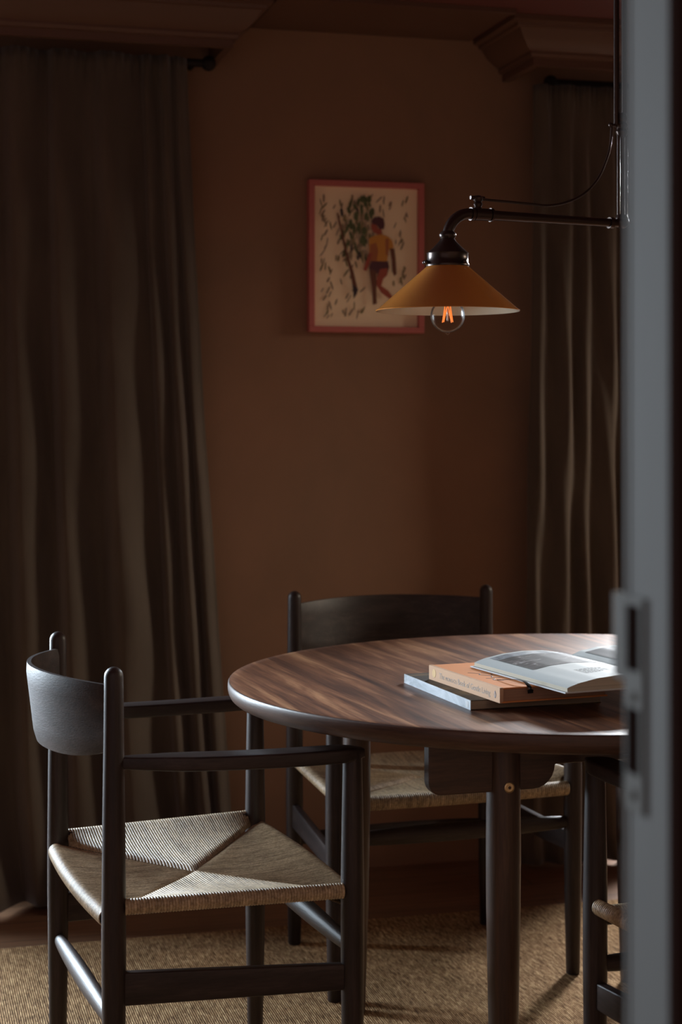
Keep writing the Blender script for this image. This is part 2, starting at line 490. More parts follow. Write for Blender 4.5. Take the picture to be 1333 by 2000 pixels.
def seat_mesh():
    mb = MB()
    STR = 0.0046; SUB = 5
    cz = 0.4105
    corner = lambda sx, sy: (sx*hd, sy*(WF if sx > 0 else WB)/2)
    def rail(side, s):
        """rail point for strand coordinate s in -1..1; returns point, outward normal, rail height, radius"""
        if side in ('L', 'R'):
            sy = 1 if side == 'L' else -1
            a = corner(-1, sy); b = corner(1, sy); k = (s+1)/2
            p = Vector((a[0]+(b[0]-a[0])*k, a[1]+(b[1]-a[1])*k))
            dirv = Vector((b[0]-a[0], b[1]-a[1])).normalized(); nrm = Vector((-dirv.y, dirv.x))*sy
            return p+nrm*0.003, nrm, 0.4275, 0.0125
        sx = 1 if side == 'F' else -1
        a = corner(sx, -1); b = corner(sx, 1); k = (s+1)/2
        p = Vector((a[0]+(b[0]-a[0])*k, a[1]+(b[1]-a[1])*k))
        bow = (1-s*s)*0.010
        nrm = Vector((sx, 0))
        return p+nrm*(0.004+bow), nrm, 0.4065, 0.0150
    for side in 'LRFB':
        L = DD if side in 'LR' else (WF if side == 'F' else WB)
        margin = 0.016
        ns = int((L-2*margin)/STR)
        N = ns*SUB
        # profile steps: seam->surface->rail top -> wraps the rail -> returns under
        K = 26
        def fn(u, v, side=side, L=L, ns=ns, margin=margin):
            s_lin = -L/2+margin+u*(L-2*margin); s = s_lin/(L/2)
            p, nrm, rz, rr = rail(side, s)
            # seam inner end
            inner = abs(s)
            if side in ('L', 'R'):
                sy = 1 if side == 'L' else -1
                ix = s*hd
                wid = (WF if s > 0 else WB)/2
                q = Vector((ix, sy*wid*inner))
            else:
                sx = 1 if side == 'F' else -1
                q = Vector((sx*hd*inner, s*(WF if sx > 0 else WB)/2))
            ph = (u*ns) % 1.0
            rib = 0.0016*(sqrt(max(0, 1-(2*ph-1)**2))-0.6)
            # along the strand
            if v < 0.55:
                t = v/0.55
                pos = q.lerp(p, t)
                # height: centre dips, rises to the rail
                zq = cz + 0.010*inner**1.5 if side in 'LR' else cz + 0.004*inner**1.5
                if side in 'LR': zq += 0.0025*(1 if t > 0 else 0) 
                zt = rz+rr
                e = t**1.1
                z = zq+(zt-zq)*e
                z += -0.006*sin(pi*t)*(1-inner)
                if t < 0.12: z -= 0.004*(1-t/0.12)**2
                return (pos.x, pos.y, z+rib)
            t = (v-0.55)/0.45
            if t < 0.8:
                a = pi/2 - t/0.8*pi*1.0
                r = rr+rib
                o_ = nrm*(r*cos(a))
                fl = 0.0
                return (p.x+o_.x, p.y+o_.y, rz+r*sin(a))
            t2 = (t-0.8)/0.2
            pos = p.lerp(q, t2*0.5)
            return (pos.x, pos.y, rz-rr-rib+0.004*t2)
        so_ = 'LRFB'.index(side)*300
        mb.grid(fn, N, K, uvf=lambda u, v: (so_+u*ns, v), flip=(side in 'RF') == False)
    return mb

def make_chair(label, loc, rz):
    root = thing('dining_armchair', loc, rz, label, 'chair', 'dark wooden armchairs with woven seats')
    def leg(x, y, prof, name='leg'):
        mb = MB(); mb.lathe(prof, 28, (x, y)); return mb.build(name, M['wood_z'], root)
    def dome(r, z): return [(r*cos(a), z-r+r*sin(a)*1.0) for a in [0, .3, .6, .9, 1.2, 1.4]]+[(0, z)]
    zt = 0.802
    for sy in (-1, 1):
        leg(-hd, sy*WB/2, [(0, 0.0092), (0.0125, 0.0092), (0.0145, 0.012), (0.0175, 0.18), (0.0192, 0.33), (0.0192, 0.42), (0.0178, 0.56), (0.0160, 0.68), (0.0152, 0.76)]+dome(0.0150, zt))
        leg(hd, sy*WF/2, [(0, 0.0092), (0.0125, 0.0092), (0.0145, 0.012), (0.0180, 0.20), (0.0192, 0.33), (0.0192, 0.44), (0.0175, 0.55), (0.0155, 0.645), (0.0150, 0.652), (0, 0.652)])
    # backrest: curved board between the back posts
    mb = MB(); n = 40; K = 5
    def bp(s, k, side):
        # s -1..1 across, side outer/inner
        y = s*(WB/2-0.006)
        bow = 0.084*(1-abs(s)**2.0)
        zt_ = 0.772+0.005*(1-s*s); zb_ = 0.672-0.026*(1-s**4)
        f = k/8
        z = zb_+(zt_-zb_)*f
        rake = 0.016*(f-0.75)
        th = 0.0065*(1.0 if 0 < k < 8 else 0.55)
        return (-hd-bow-rake*(1-s**4)+(-th if side else th), y, z)
    rows = []
    loop = [(k, 1) for k in range(9)]+[(k, 0) for k in range(8, -1, -1)]
    for i in range(n+1):
        s = -1+2*i/n
        rows.append([len(mb.v)+j for j in range(len(loop))])
        mb.v += [bp(s, k, sd) for k, sd in loop]
    for a, b in zip(rows, rows[1:]):
        for j in range(len(loop)):
            q = (j+1) % len(loop)
            mb.face([a[j], b[j], b[q], a[q]])
    mb.face(rows[0]); mb.face(rows[-1][::-1])
    mb.build('backrest', M['wood_y'], root, angle=50)
    # arms
    for sy in (-1, 1):
        mb = MB(); pts = []; fl = []
        for i in range(25):
            t = i/24
            x = -hd+0.012+(DD+0.004)*t
            y = sy*(WB/2+(WF-WB)/2*t + 0.006*sin(pi*t))
            z = 0.6480+0.004*(1-t)**2-0.002*sin(pi*t)
            wv = 0.009+0.017*min(1, (t/0.28))**0.7 - 0.006*max(0, (t-0.75)/0.25)**2
            pts.append((x, y, z)); fl.append((wv, 0.0115-0.002*(1-min(1, t/0.2))))
        fl[-1] = (0.010, 0.007); pts[-1] = (pts[-1][0]+0.002, pts[-1][1], pts[-1][2])
        fl[-2] = (0.0165, 0.0105)
        mb.tube(pts, 0, 20, flat=fl, sect=RRECT)
        mb.build('armrest', M['wood_x'], root, angle=35)
    # stretchers
    for sy in (-1, 1):
        mb = MB(); pts = []; fl = []
        for i in range(13):
            t = i/12
            pts.append((-hd+DD*t, sy*(WB/2+(WF-WB)/2*t), 0.300-0.012*t))
            fl.append((0.0085, 0.0262-0.0055*t))
        mb.tube(pts, 0, 20, flat=fl, sect=RRECT)
        mb.build('side_stretcher', M['wood_x'], root)
    for sx, W, z, nm in ((-1, WB, 0.245, 'back_stretcher'), (1, WF, 0.333, 'front_stretcher')):
        mb = MB(); pts = []; fl = []
        for i in range(21):
            t = i/20; k = sin(pi*t)**0.7
            pts.append((sx*hd, -W/2+W*t, z)); fl.append((0.008+0.006*k, 0.011+0.0085*k))
        mb.tube(pts, 0, 20, flat=fl)
        mb.build(nm, M['wood_y'], root)
    # seat rails hidden in the weave ends, then the weave
    mb = MB()
    for sy in (-1, 1):
        mb.tube([(-hd, sy*WB/2, 0.4275), (hd, sy*WF/2, 0.4275)], 0.0095, 12)
    mb.tube([(-hd, -WB/2, 0.4065), (-hd, WB/2, 0.4065)], 0.010, 12)
    mb.tube([(hd, -WF/2, 0.4065), (hd, WF/2, 0.4065)], 0.010, 12)
    mb.build('seat_frame', M['wood_x'], root)
    so = seat_mesh().build('woven_seat', M['cord'], root, angle=75)
    so['label'] = 'natural paper cord woven seat'
    return root

def copy_tree(o, parent=None):
    c = o.copy(); COL.objects.link(c)
    if parent: c.parent = parent
    for ch in list(o.children): copy_tree(ch, c)
    return c

chair = make_chair('dark wooden armchair in full view, pushed up to the left end of the table', (0.517, 2.896, 0), 0.0867)
rear = copy_tree(chair)
rear.location = (1.136, 3.532, 0); rear.rotation_euler = (0, 0, 0.0624-pi/2)
rear['label'] = 'dark wooden armchair behind the table, under the picture, its backrest above the tabletop'
near_ = copy_tree(chair)
c0 = Vector((1.077, 2.466)); a_ = 0.03+pi/2
off = Matrix.Rotation(a_, 2) @ Vector((hd, WF/2))
near_.location = (c0.x-off.x, c0.y-off.y, 0); near_.rotation_euler = (0, 0, a_)
near_['label'] = 'dark wooden armchair mostly hidden by the door frame, only one leg and seat corner showing'

# ------------------------------------------------------------------ table
TX, TY, TA, TB, TR = 1.2247, 2.8888, 0.640, 0.590, 0.035
table = thing('dining_table', (TX, TY, 0), 0, 'round walnut dining table with the stack of books on it', 'table')
mb = MB()
ee = [(0.0, 0.720), (0.985, 0.720)]
prof_t = [(-0.30, 0.720), (-0.02, 0.720), (-0.0022, 0.7199), (-0.0006, 0.7190), (0.0006, 0.7165), (0.0012, 0.711), (0.0010, 0.705), (-0.0004, 0.699), (-0.0035, 0.693), (-0.008, 0.6892), (-0.016, 0.6875), (-0.30, 0.6875)]
nn = 160
rings = []
for o_, z in prof_t:
    rings.append(list(range(len(mb.v), len(mb.v)+nn)))
    for i in range(nn):
        a = 2*pi*i/nn
        mb.v.append(((TA+o_)*cos(a), (TB+o_)*sin(a), z))
for kk, (a, b) in enumerate(zip(rings, rings[1:])):
    mb.m = 0 if kk < 2 else 1
    for i in range(nn):
        j = (i+1) % nn
        mb.face([a[i], b[i], b[j], a[j]])
mb.m = 0; mb.face(rings[0]); mb.m = 1; mb.face(rings[-1][::-1])
M['walnut_edge'] = wood('walnut_edge', (0.05, 0.024, 0.016), (0.08, 0.040, 0.026), (0.12, 0.062, 0.04), (2.0, 2.0, 26), rough=0.42)
top = mb.build('tabletop', [M['tabletop'], M['walnut_edge']], table, angle=60)
top.rotation_euler = (0, 0, 0.07)
# legs (world positions), apron boards, bolts
LG = {'FL': (0.944, 2.520), 'BL': (0.908, 3.252), 'FR': (1.540, 2.550), 'BR': (1.508, 3.280)}
for k, (x, y) in LG.items():
    mb = MB()
    mb.lathe([(0, 0.0092), (0.0150, 0.0092), (0.0165, 0.011), (0.0235, 0.22), (0.0272, 0.42), (0.0276, 0.52), (0.0268, 0.62), (0.026, 0.6870), (0, 0.6870)], 32, (x-TX, y-TY))
    lo = mb.build('leg', M['walnut_z'], table)
    sg = -1 if k[0] == 'F' else 1
    b = MB()
    b.lathe([(0.0084, 0), (0.0084, 0.0016), (0.0070, 0.0022), (0.0066, 0.0012), (0.0046, 0.0012), (0.0044, 0.0024), (0.0026, 0.0024), (0.0024, -0.001), (0, -0.001)], 24)
    b.xf(Matrix.Translation((x-TX, y-TY+sg*0.0262, 0.612)) @ Euler((-sg*pi/2, 0, 0)).to_matrix().to_4x4())
    bo = b.build('bolt', M['brass'], lo); bo['label'] = 'round brass bolt head'
def apron(p, q, ext0, ext1, th=0.011):
    """vertical board from p to q with rounded lower corners beyond the legs and an arch between them"""
    p = Vector(p); q = Vector(q); d = (q-p); L = d.length; d.normalize()
    out = []
    zt, zb, zm = 0.6872, 0.603, 0.640
    out.append((-ext0, zt))
    for a in range(0, 91, 15): out.append((-ext0+0.022-0.022*cos(math.radians(a)), zb+0.022-0.022*sin(math.radians(a))))
    arc = []
    xa = 0.085; rr_ = zm-zb
    for a in range(0, 91, 15): arc.append((xa-rr_+rr_*sin(math.radians(a)), zb+rr_-rr_*cos(math.radians(a))))
    out += arc
    out += [(L-x, z) for x, z in arc[::-1]]
    for a in range(90, -1, -15): out.append((L+ext1-0.022+0.022*cos(math.radians(a)), zb+0.022-0.022*sin(math.radians(a))))
    out.append((L+ext1, zt))
    mb = MB(); mb.prism(out, -th, th)
    ang = atan2(d.y, d.x)
    mb.xf(Matrix.Translation((p.x-TX, p.y-TY, 0)) @ Matrix.Rotation(ang, 4, 'Z') @ Euler((pi/2, 0, 0)).to_matrix().to_4x4())
    return mb.build('apron', M['walnut_x'], table, smooth=False, bevel=0.0025)
apron(LG['FL'], LG['FR'], 0.130, 0.130)
apron(LG['BL'], LG['BR'], 0.130, 0.130)
mb = MB()
for a, b in (('FL', 'BL'), ('FR', 'BR')):
    p, q = LG[a], LG[b]
    mb = MB(); mb.tube([(p[0]-TX, p[1]-TY, 0.66), (q[0]-TX, q[1]-TY, 0.66)], 0, 8, flat=[(0.011, 0.026)]*2, power=8)
    mb.build('side_rail', M['walnut_x'], table, angle=30)

# ------------------------------------------------------------------ books
def text_mesh(txt, size, font_scale=1.0):
    cu = bpy.data.curves.new('t', 'FONT'); cu.body = txt; cu.size = size; cu.extrude = 0.00012
    cu.resolution_u = 3
    o = bpy.data.objects.new('t', cu); COL.objects.link(o)
    bpy.context.view_layer.update()
    me = bpy.data.meshes.new_from_object(o.evaluated_get(bpy.context.evaluated_depsgraph_get()))
    wdt = max(v.co.x for v in me.vertices)-min(v.co.x for v in me.vertices) if me.vertices else 0
    bpy.data.objects.remove(o, do_unlink=True); bpy.data.curves.remove(cu)
    return me, wdt

def pages_mat(name, col):
    m = mat(name, col, 0.8, 0.2)
    v = coords(m, (3, 3, 900))
    n = noise(m, v, 1.0, 2, 0.5)
    ln(m, ramp(m, n, [(0.3, tuple(c*0.75 for c in col)), (0.7, col)]), bsdf(m).inputs['Base Color'])
    return m
M['pages_grey'] = pages_mat('grey_page_edges', (0.36, 0.29, 0.22))
M['pages_tan'] = pages_mat('tan_page_edges', (0.42, 0.25, 0.17))
M['pages_cream'] = pages_mat('cream_page_edges', (0.55, 0.50, 0.40))

def photo_mat(name, stops, scale, sc=(1, 1, 1)):
    m = mat(name, (0.3, 0.3, 0.3), 0.55, 0.25)
    n = noise(m, coords(m, sc), scale, 5, 0.65, 0.6)
    ln(m, ramp(m, n, stops), bsdf(m).inputs['Base Color'])
    return m

# 1: thin silver-spined book at the bottom. local: x away from spine, y along spine, origin = near spine corner
BZ = 0.7203
b1 = thing('book', (0.9105, 2.5775, BZ), 0.062, 'thin book with a silvery photo spine at the bottom of the stack on the table', 'book', 'books stacked on the table')
cov = photo_mat('dark_gold_cover', [(0.35, (0.02, 0.016, 0.014)), (0.5, (0.06, 0.045, 0.03)), (0.7, (0.24, 0.15, 0.06))], 9)
spn = photo_mat('silver_photo_spine', [(0.35, (0.30, 0.33, 0.36)), (0.55, (0.50, 0.54, 0.58)), (0.75, (0.68, 0.71, 0.73))], 30, (1, 0.3, 1))
L1_, W1, T1 = 0.300, 0.232, 0.0158
mb = MB(); mb.box(0, W1, 0, L1_, 0, 0.0012); mb.box(0, W1, 0, L1_, T1-0.0012, T1); mb.build('cover', cov, b1, smooth=False)
mb = MB(); mb.box(-0.0012, 0.0, 0, L1_, 0, T1); mb.build('spine', spn, b1, smooth=False)
mb = MB(); mb.box(0.0005, W1-0.001, 0.0006, L1_-0.0006, 0.0013, T1-0.0013); mb.build('page_block', M['pages_grey'], b1, smooth=False)
mb = MB()
for k in range(5): mb.box(-0.0016, -0.0012, 0.008+0.0022*k, 0.0092+0.0022*k, 0.003, 0.0128)
mb.build('spine_print', mat('pale_print', (0.75, 0.77, 0.78), 0.5), b1, smooth=False)

# 2: peach clothbound book
b2z = BZ+T1+0.0003
T2, L2_, W2 = 0.0245, 0.272, 0.193
b2 = thing('book', (0.9470, 2.5360, b2z), 0.112, 'thick peach clothbound book with a titled spine in the middle of the stack', 'book', 'books stacked on the table')
peach = mat('peach_cloth', (0.58, 0.37, 0.24), 0.8, 0.2)
bump(peach, noise(peach, coords(peach), 900, 2), 0.25, 0.0005)
orange = mat('orange_cloth', (0.68, 0.27, 0.10), 0.75, 0.2)
mb = MB(); mb.box(0.0, W2, 0, L2_, 0, 0.0026); mb.box(0.004, W2, 0, L2_, T2-0.0026, T2); mb.build('cover', orange, b2, smooth=False, bevel=0.0006)
mb = MB(); mb.box(-0.003, 0.0035, 0, L2_, -0.0001, T2+0.0003); mb.build('spine', peach, b2, smooth=False, bevel=0.0008)
mb = MB(); mb.box(0.003, W2-0.003, 0.003, L2_-0.003, 0.0027, T2-0.0027); mb.build('page_block', M['pages_tan'], b2, smooth=False)
ink = mat('grey_gold_ink', (0.23, 0.17, 0.12), 0.5)
def spine_text(txt, size, dist_from_far, z, parent, m):
    me, wd = text_mesh(txt, size)
    me.materials.clear(); me.materials.append(m)
    o = bpy.data.objects.new('spine_title', me); COL.objects.link(o); o.parent = parent
    # text x -> local -y ; text y -> +z ; faces -x
    o.rotation_euler = Euler((pi/2, 0, -pi/2)); o.location = (-0.00315, L2_-dist_from_far, z)
    return wd
x = 0.043
for txt, sz in (('The', 0.0138), ('MONOCLE', 0.0092), ('Book of Gentle Living', 0.0138)):
    x += spine_text(txt, sz, x, 0.0075, b2, ink)+0.0042
mb = MB(); mb.lathe([(0, 0.0003), (0.0072, 0.0003), (0.0075, 0), (0, 0)], 28)
mb.xf(Matrix.Translation((-0.0031, L2_-0.022, T2/2+0.001)) @ Euler((0, -pi/2, 0)).to_matrix().to_4x4())
mb.build('emblem', mat('gold_foil', (0.62, 0.40, 0.17), 0.6, 0.3, 0.0), b2)
pts = [(0, 0.0062), (0.0022, 0.003), (0.0034, 0), (0.0026, -0.0035), (0, -0.0062), (-0.0026, -0.0035), (-0.0034, 0), (-0.0022, 0.003)]
mb = MB(); mb.prism(pts, 0, 0.0003); mb.m = 1; mb.prism([(a*0.35+0.0004, b*0.5) for a, b in pts], 0.0003, 0.0005)
mb.xf(Matrix.Translation((-0.0031, 0.0165, T2/2)) @ Euler((pi/2, 0, -pi/2)).to_matrix().to_4x4())
mb.build('logo', [mat('dark_ink', (0.06, 0.035, 0.05), 0.5), peach], b2, smooth=False)
# printed squiggle on the cover
mb = MB()
def squig(pts, r):
    p = [cr(pts, i/30) for i in range(31)]
    mb.tube([(a, b, T2+0.0001) for a, b in p], 0, 6, flat=[(r*(0.5+0.8*abs(sin(i*0.5))), 0.00025) for i in range(31)])
squig([(0.020, 0.165), (0.034, 0.15), (0.030, 0.138), (0.042, 0.12), (0.036, 0.105), (0.05, 0.098)], 0.0012)
squig([(0.022, 0.10), (0.034, 0.092), (0.026, 0.08), (0.040, 0.07)], 0.0011)
squig([(0.040, 0.155), (0.052, 0.14), (0.047, 0.13), (0.060, 0.12)], 0.0009)
mb.build('cover_drawing', mat('black_ink', (0.02, 0.012, 0.01), 0.5), b2)
# ribbon marker looping over the front edge
mb = MB()
rp = [cr([(0.030, 0.075, T2+0.0008), (0.034, 0.052, T2+0.004), (0.040, 0.028, T2+0.0075), (0.046, 0.008, T2+0.006), (0.0485, -0.004, T2-0.002), (0.0490, -0.0050, T2-0.0105)], i/30) for i in range(31)]
mb.tube(rp, 0, 8, flat=[(0.0009+0.0040*min(1, i/24), 0.0004) for i in range(31)], up=(0, 0.3, 1))
mb.build('ribbon_marker', mat('black_ribbon', (0.012, 0.009, 0.01), 0.9, 0.1), b2)

# 3: open book lying on top. local: y along fore-edge (away), x toward the gutter; origin = near left corner
b3z = b2z+T2+0.0008
PW, PL = 0.196, 0.312
b3 = thing('open_book', (1.020, 2.450, b3z), 0.152, 'open book with a dark landscape photo on its white page, topmost of the stack', 'book', 'books stacked on the table')
def page_z(t):   # t 0 fore-edge .. 1 gutter
    return 0.0045+0.0215*sin(pi*min(1, t*0.78+0.03))**0.8*(1-0.12*t) if t < 0.97 else 0.0085
def page_h(t):
    a = [(0, 0.0080), (0.04, 0.0110), (0.12, 0.0150), (0.3, 0.0205), (0.5, 0.0230), (0.7, 0.0220), (0.88, 0.0170), (0.97, 0.0110), (1.0, 0.0075)]
    for (p, q), (r, s) in zip(a, a[1:]):
        if t <= r: k = (t-p)/(r-p); k = k*k*(3-2*k)*0.3+k*0.7; return q+(s-q)*k
    return a[-1][1]
cover3 = mat('pale_blue_cover', (0.50, 0.52, 0.53), 0.6)
mb = MB(); mb.box(0, PW*2, 0, PL, 0, 0.0022); mb.build('cover', cover3, b3, smooth=False, bevel=0.0006)
paper = mat('white_paper', (0.46, 0.50, 0.50), 0.6, 0.3)
def half(sgn):
    gx = PW; n = 40
    mb = MB()
    sec = [((gx-sgn*(PW-0.006)*(1-i/n)), page_h(i/n)) for i in range(n+1)]
    y0, y1 = 0.004, PL-0.004
    b = len(mb.v)
    for x, z in sec: mb.v += [(x, y0, z), (x, y1, z), (x, y0, 0.0022), (x, y1, 0.0022)]
    for i in range(n):
        a = b+4*i; c = a+4
        mb.m = 0; q = [a, c, c+1, a+1]; mb.face(q if sgn > 0 else q[::-1])
        mb.m = 1; q = [a+2, c+2, c, a]; mb.face(q if sgn > 0 else q[::-1])
        q = [a+1, c+1, c+3, a+3]; mb.face(q if sgn > 0 else q[::-1])
    mb.face([b, b+1, b+3, b+2] if sgn > 0 else [b+2, b+3, b+1, b])
    return mb.build('page_block', [paper, M['pages_cream']], b3, angle=30)
half(1); half(-1)
def on_page(name, x0, x1, y0, y1, m, sgn=1, lift=0.0004):
    mb = MB()
    def fn(u, v):
        x = x0+(x1-x0)*u; t = x/PW if sgn > 0 else (2*PW-x)/PW
        t = (t*PW-0.006)/(PW-0.006)
        return (x, y0+(y1-y0)*v, page_h(t)+lift)
    mb.grid(fn, 30, 2)
    return mb.build(name, m, b3)
land = photo_mat('landscape_photo', [(0.44, (0.010, 0.008, 0.008)), (0.55, (0.03, 0.022, 0.02)), (0.62, (0.14, 0.12, 0.12)), (0.72, (0.42, 0.46, 0.48))], 30, (1.0, 1.6, 1))
on_page('photograph', 0.030, 0.178, 0.150, 0.268, land)
sky = photo_mat('misty_photo', [(0.35, (0.05, 0.055, 0.07)), (0.55, (0.25, 0.28, 0.31)), (0.7, (0.55, 0.58, 0.6))], 14, (1, 0.6, 1))
on_page('photograph', 0.030, 0.178, 0.2685, 0.298, sky)
on_page('photograph', PW+0.02, PW*2-0.03, 0.17, 0.29, mat('dark_print', (0.03, 0.03, 0.035), 0.4), -1)
mb = MB()
for r in range(7):
    y = 0.088-0.0058*r; x = 0.070
    random.seed(r)
    while x < 0.116-(0.012 if r == 6 else 0):
        wl_ = random.uniform(0.003, 0.008)
        t0 = ((x)-0.006)/(PW-0.006); t1 = ((x+wl_)-0.006)/(PW-0.006)
        b = len(mb.v)
        mb.v += [(x, y, page_h(t0)+0.0004), (x+wl_, y, page_h(t1)+0.0004), (x+wl_, y+0.0018, page_h(t1)+0.0004), (x, y+0.0018, page_h(t0)+0.0004)]
        mb.face([b, b+1, b+2, b+3]); x += wl_+0.0016
mb.build('caption', mat('grey_ink', (0.16, 0.16, 0.16), 0.7), b3, smooth=False)

# ------------------------------------------------------------------ curtains
def curtain(name, label, xt0, xt1, xb0, xb1, folds, ztop, seed, skew, yoff=4.205, poolz=0.35, pool=0.0, depths=None):
    random.seed(seed)
    ws = folds
    tot = sum(ws); edges = [0]
    for f in ws: edges.append(edges[-1]+f/tot)
    depth = depths or [random.uniform(0.6, 1.0) for _ in ws]
    def fold(u):
        for k in range(len(ws)):
            if u <= edges[k+1]+1e-9:
                t = (u-edges[k])/(edges[k+1]-edges[k])
                sk = skew[k % len(skew)]
                # trough at both ends, ridge at sk
                h = 0.5-0.5*cos(pi*t/sk) if t < sk else 0.5+0.5*cos(pi*(t-sk)/(1-sk))
                return h*depth[k]
        return 0
    mb = MB()
    NU, NV = 40*len(ws)//2*2, 70
    NU = min(NU, 480)
    def fn(u, v):
        z = 0.012+(ztop-0.012)*v
        k = 1-v
        e = k**1.25
        # folds drift a little sideways with height
        uu = min(1, max(0, u+0.012*sin(9*u+2.2*v)*sin(pi*u)*(1-v)))
        xa = xt0+(xb0-xt0)*e; xb = xt1+(xb1-xt1)*e
        x = xa+(xb-xa)*u
        h = fold(uu)
        amp = 0.046+0.046*k
        y = yoff-amp*(h-0.25)
        y += 0.004*sin(31*u+7*z)+0.003*sin(13*z+50*u)
        if v > 0.975:   # gathered heading
            y += 0.004*sin(u*len(ws)*24)
        if z < poolz:
            q = 1-z/poolz
            y -= pool*q*q*(0.6+0.4*sin(u*21))
            z2 = 0.012+z*1.0
            x += pool*0.25*q*q*sin(u*17)
        return (x, min(y, WY-0.012), z)
    mb.grid(fn, NU, NV)
    o = mb.build(name, M['curtain'], angle=80)
    s = o.modifiers.new('thick', 'SOLIDIFY'); s.thickness = 0.003; s.offset = 0
    tag(o, label, 'curtain')
    return o
curtain('curtain', 'long brown velvet curtain hanging behind the front chair, left of the picture',
        -0.15, 0.735, -0.22, 0.865, [12, 12, 12, 11.5, 12.5, 12, 14.5, 4.8, 4.5, 4.2], 2.095, 3, [0.3, 0.22, 0.28, 0.2], pool=0.10, depths=[.9, .8, .9, .8, .75, .8, .85, .45, .5, .35])
curtain('curtain', 'long dark velvet curtain beside the door frame, behind the hanging lamp rods',
        1.665, 2.02, 1.63, 2.06, [0.9, 1.2, 0.9, 1.3, 1.0, 1.1], 2.075, 11, [0.4, 0.6, 0.5, 0.65], yoff=4.20, pool=0.02, depths=[.3, .45, .35, .4, .3, .4])
# curtain rods with round finials under the cornices
for nm, xa, xb, lab in (('curtain_rod', -1.7, 0.80, 'dark curtain rod end showing under the cornice left of the picture'),
                        ('curtain_rod', 1.72, 3.2, 'dark curtain rod under the cornice on the right, behind the lamp')):
    r = thing(nm, ((xa+xb)/2, 4.245, 2.09), 0, lab, 'curtain rod')
    h = (xb-xa)/2
    mb = MB(); mb.tube([(-h, 0, 0), (h, 0, 0)], 0.010, 14); mb.build('rod', M['rod'], r)
    for s in (-1, 1):
        mb = MB(); mb.sphere((0, 0, 0), 0.019); mb.xf(Matrix.Translation((s*(h-0.005), 0, 0))); mb.build('finial', M['rod'], r)
        mb = MB(); mb.tube([(s*(h-0.04), 0, 0), (s*(h-0.04), 0.074, 0)], 0.006, 10); mb.build('bracket', M['rod'], r)

# ------------------------------------------------------------------ framed picture
PXW, PZH = 0.316, 0.3985
pic = thing('framed_picture', (1.2277, WY-0.001, 1.6148), 0, 'small painting of a walking figure in a pink frame on the brown wall', 'picture')
fw = 0.0155
mb = MB()
hw, hh = PXW/2, PZH/2
def fbar(a, b, c, d): mb.box(a, b, -0.026, 0, c, d)
fbar(-hw, hw, hh-fw, hh); fbar(-hw, hw, -hh, -hh+fw); fbar(-hw, -hw+fw, -hh+fw, hh-fw); fbar(hw-fw, hw, -hh+fw, hh-fw)
mb.build('frame', M['pink'], pic, smooth=False, bevel=0.0015)
# painting: flat coloured shapes on paper; coordinates from the photo (pixels inside the picture)
art = MB()
def A(px, py):   # photo-crop pixel (crop 5: 1333 wide for 260 px) -> local x,z on the wall
    X = 590+px*260/1333; Y = 330+py*260/1333
    return ((X-603)/225*PXW-hw, hh-((Y-350-(X-603)/225*7)/299)*PZH)
amats = [mat('art_paper', (0.95, 0.76, 0.52), 0.8)]
def acol(name, c): amats.append(mat(name, c, 0.8)); return len(amats)-1
c_green = acol('art_green', (0.10, 0.12, 0.05)); c_olive = acol('art_olive', (0.26, 0.20, 0.10)); c_dark = acol('art_dark', (0.045, 0.03, 0.04))
c_yel = acol('art_yellow', (0.62, 0.27, 0.05)); c_or = acol('art_orange', (0.40, 0.13, 0.05)); c_plum = acol('art_plum', (0.10, 0.035, 0.045)); c_skin = acol('art_red_brown', (0.36, 0.08, 0.05)); c_brown = acol('art_brown', (0.16, 0.06, 0.035)); c_gray = acol('art_grey', (0.33, 0.24, 0.16))
art.m = 0; art.box(-hw+fw, hw-fw, -0.010, -0.006, -hh+fw, hh-fw)
layer = [0]
def poly(pts, c):
    layer[0] += 1
    y = -0.0101-0.00004*layer[0]
    b = len(art.v); art.m = c
    for p in pts:
        x, z = A(*p); art.v.append((x, y, z))
    art.face([b+i for i in range(len(pts))])
def stroke(x, y, l, ang, wd, c):
    ca, sa = cos(ang), sin(ang)
    pts = [(-l/2, 0), (-l/4, wd/2), (l/4, wd/2*0.9), (l/2, 0), (l/4, -wd/2), (-l/4, -wd/2)]
    poly([(x+a*ca-b*sa, y+a*sa+b*ca) for a, b in pts], c)
rnd = random.Random(5)
for k in range(170):
    x = rnd.uniform(190, 1060); y = rnd.uniform(260, 1500)
    if abs(x-770) < 150 and y > 470: continue
    stroke(x, y, rnd.uniform(50, 110), rnd.choice([-1.1, -1.3, -0.95, 1.45])+rnd.uniform(-.2, .2), rnd.uniform(10, 22), rnd.choice([c_gray, c_gray, c_olive]))
for k in range(75):
    x = 570+rnd.gauss(0, 75); y = rnd.uniform(280, 920)
    stroke(x, y, rnd.uniform(60, 130), -pi/2+rnd.uniform(-.3, .3), rnd.uniform(16, 34), rnd.choice([c_green, c_olive, c_green, c_dark, c_gray]))
for x, y, l in ((600, 300, 70), (670, 300, 80), (540, 470, 100), (620, 620, 90), (600, 710, 100), (700, 430, 90)):
    stroke(x, y, l, -pi/2+0.1, 44, c_green)
# slender trunk at left
poly([(345, 440), (362, 440), (420, 700), (462, 880), (515, 1040), (552, 1200), (525, 1250), (505, 1180), (478, 1030), (432, 850), (400, 700)], c_brown)
poly([(500, 1160), (560, 1210), (545, 1260), (515, 1310), (510, 1230)], c_dark)
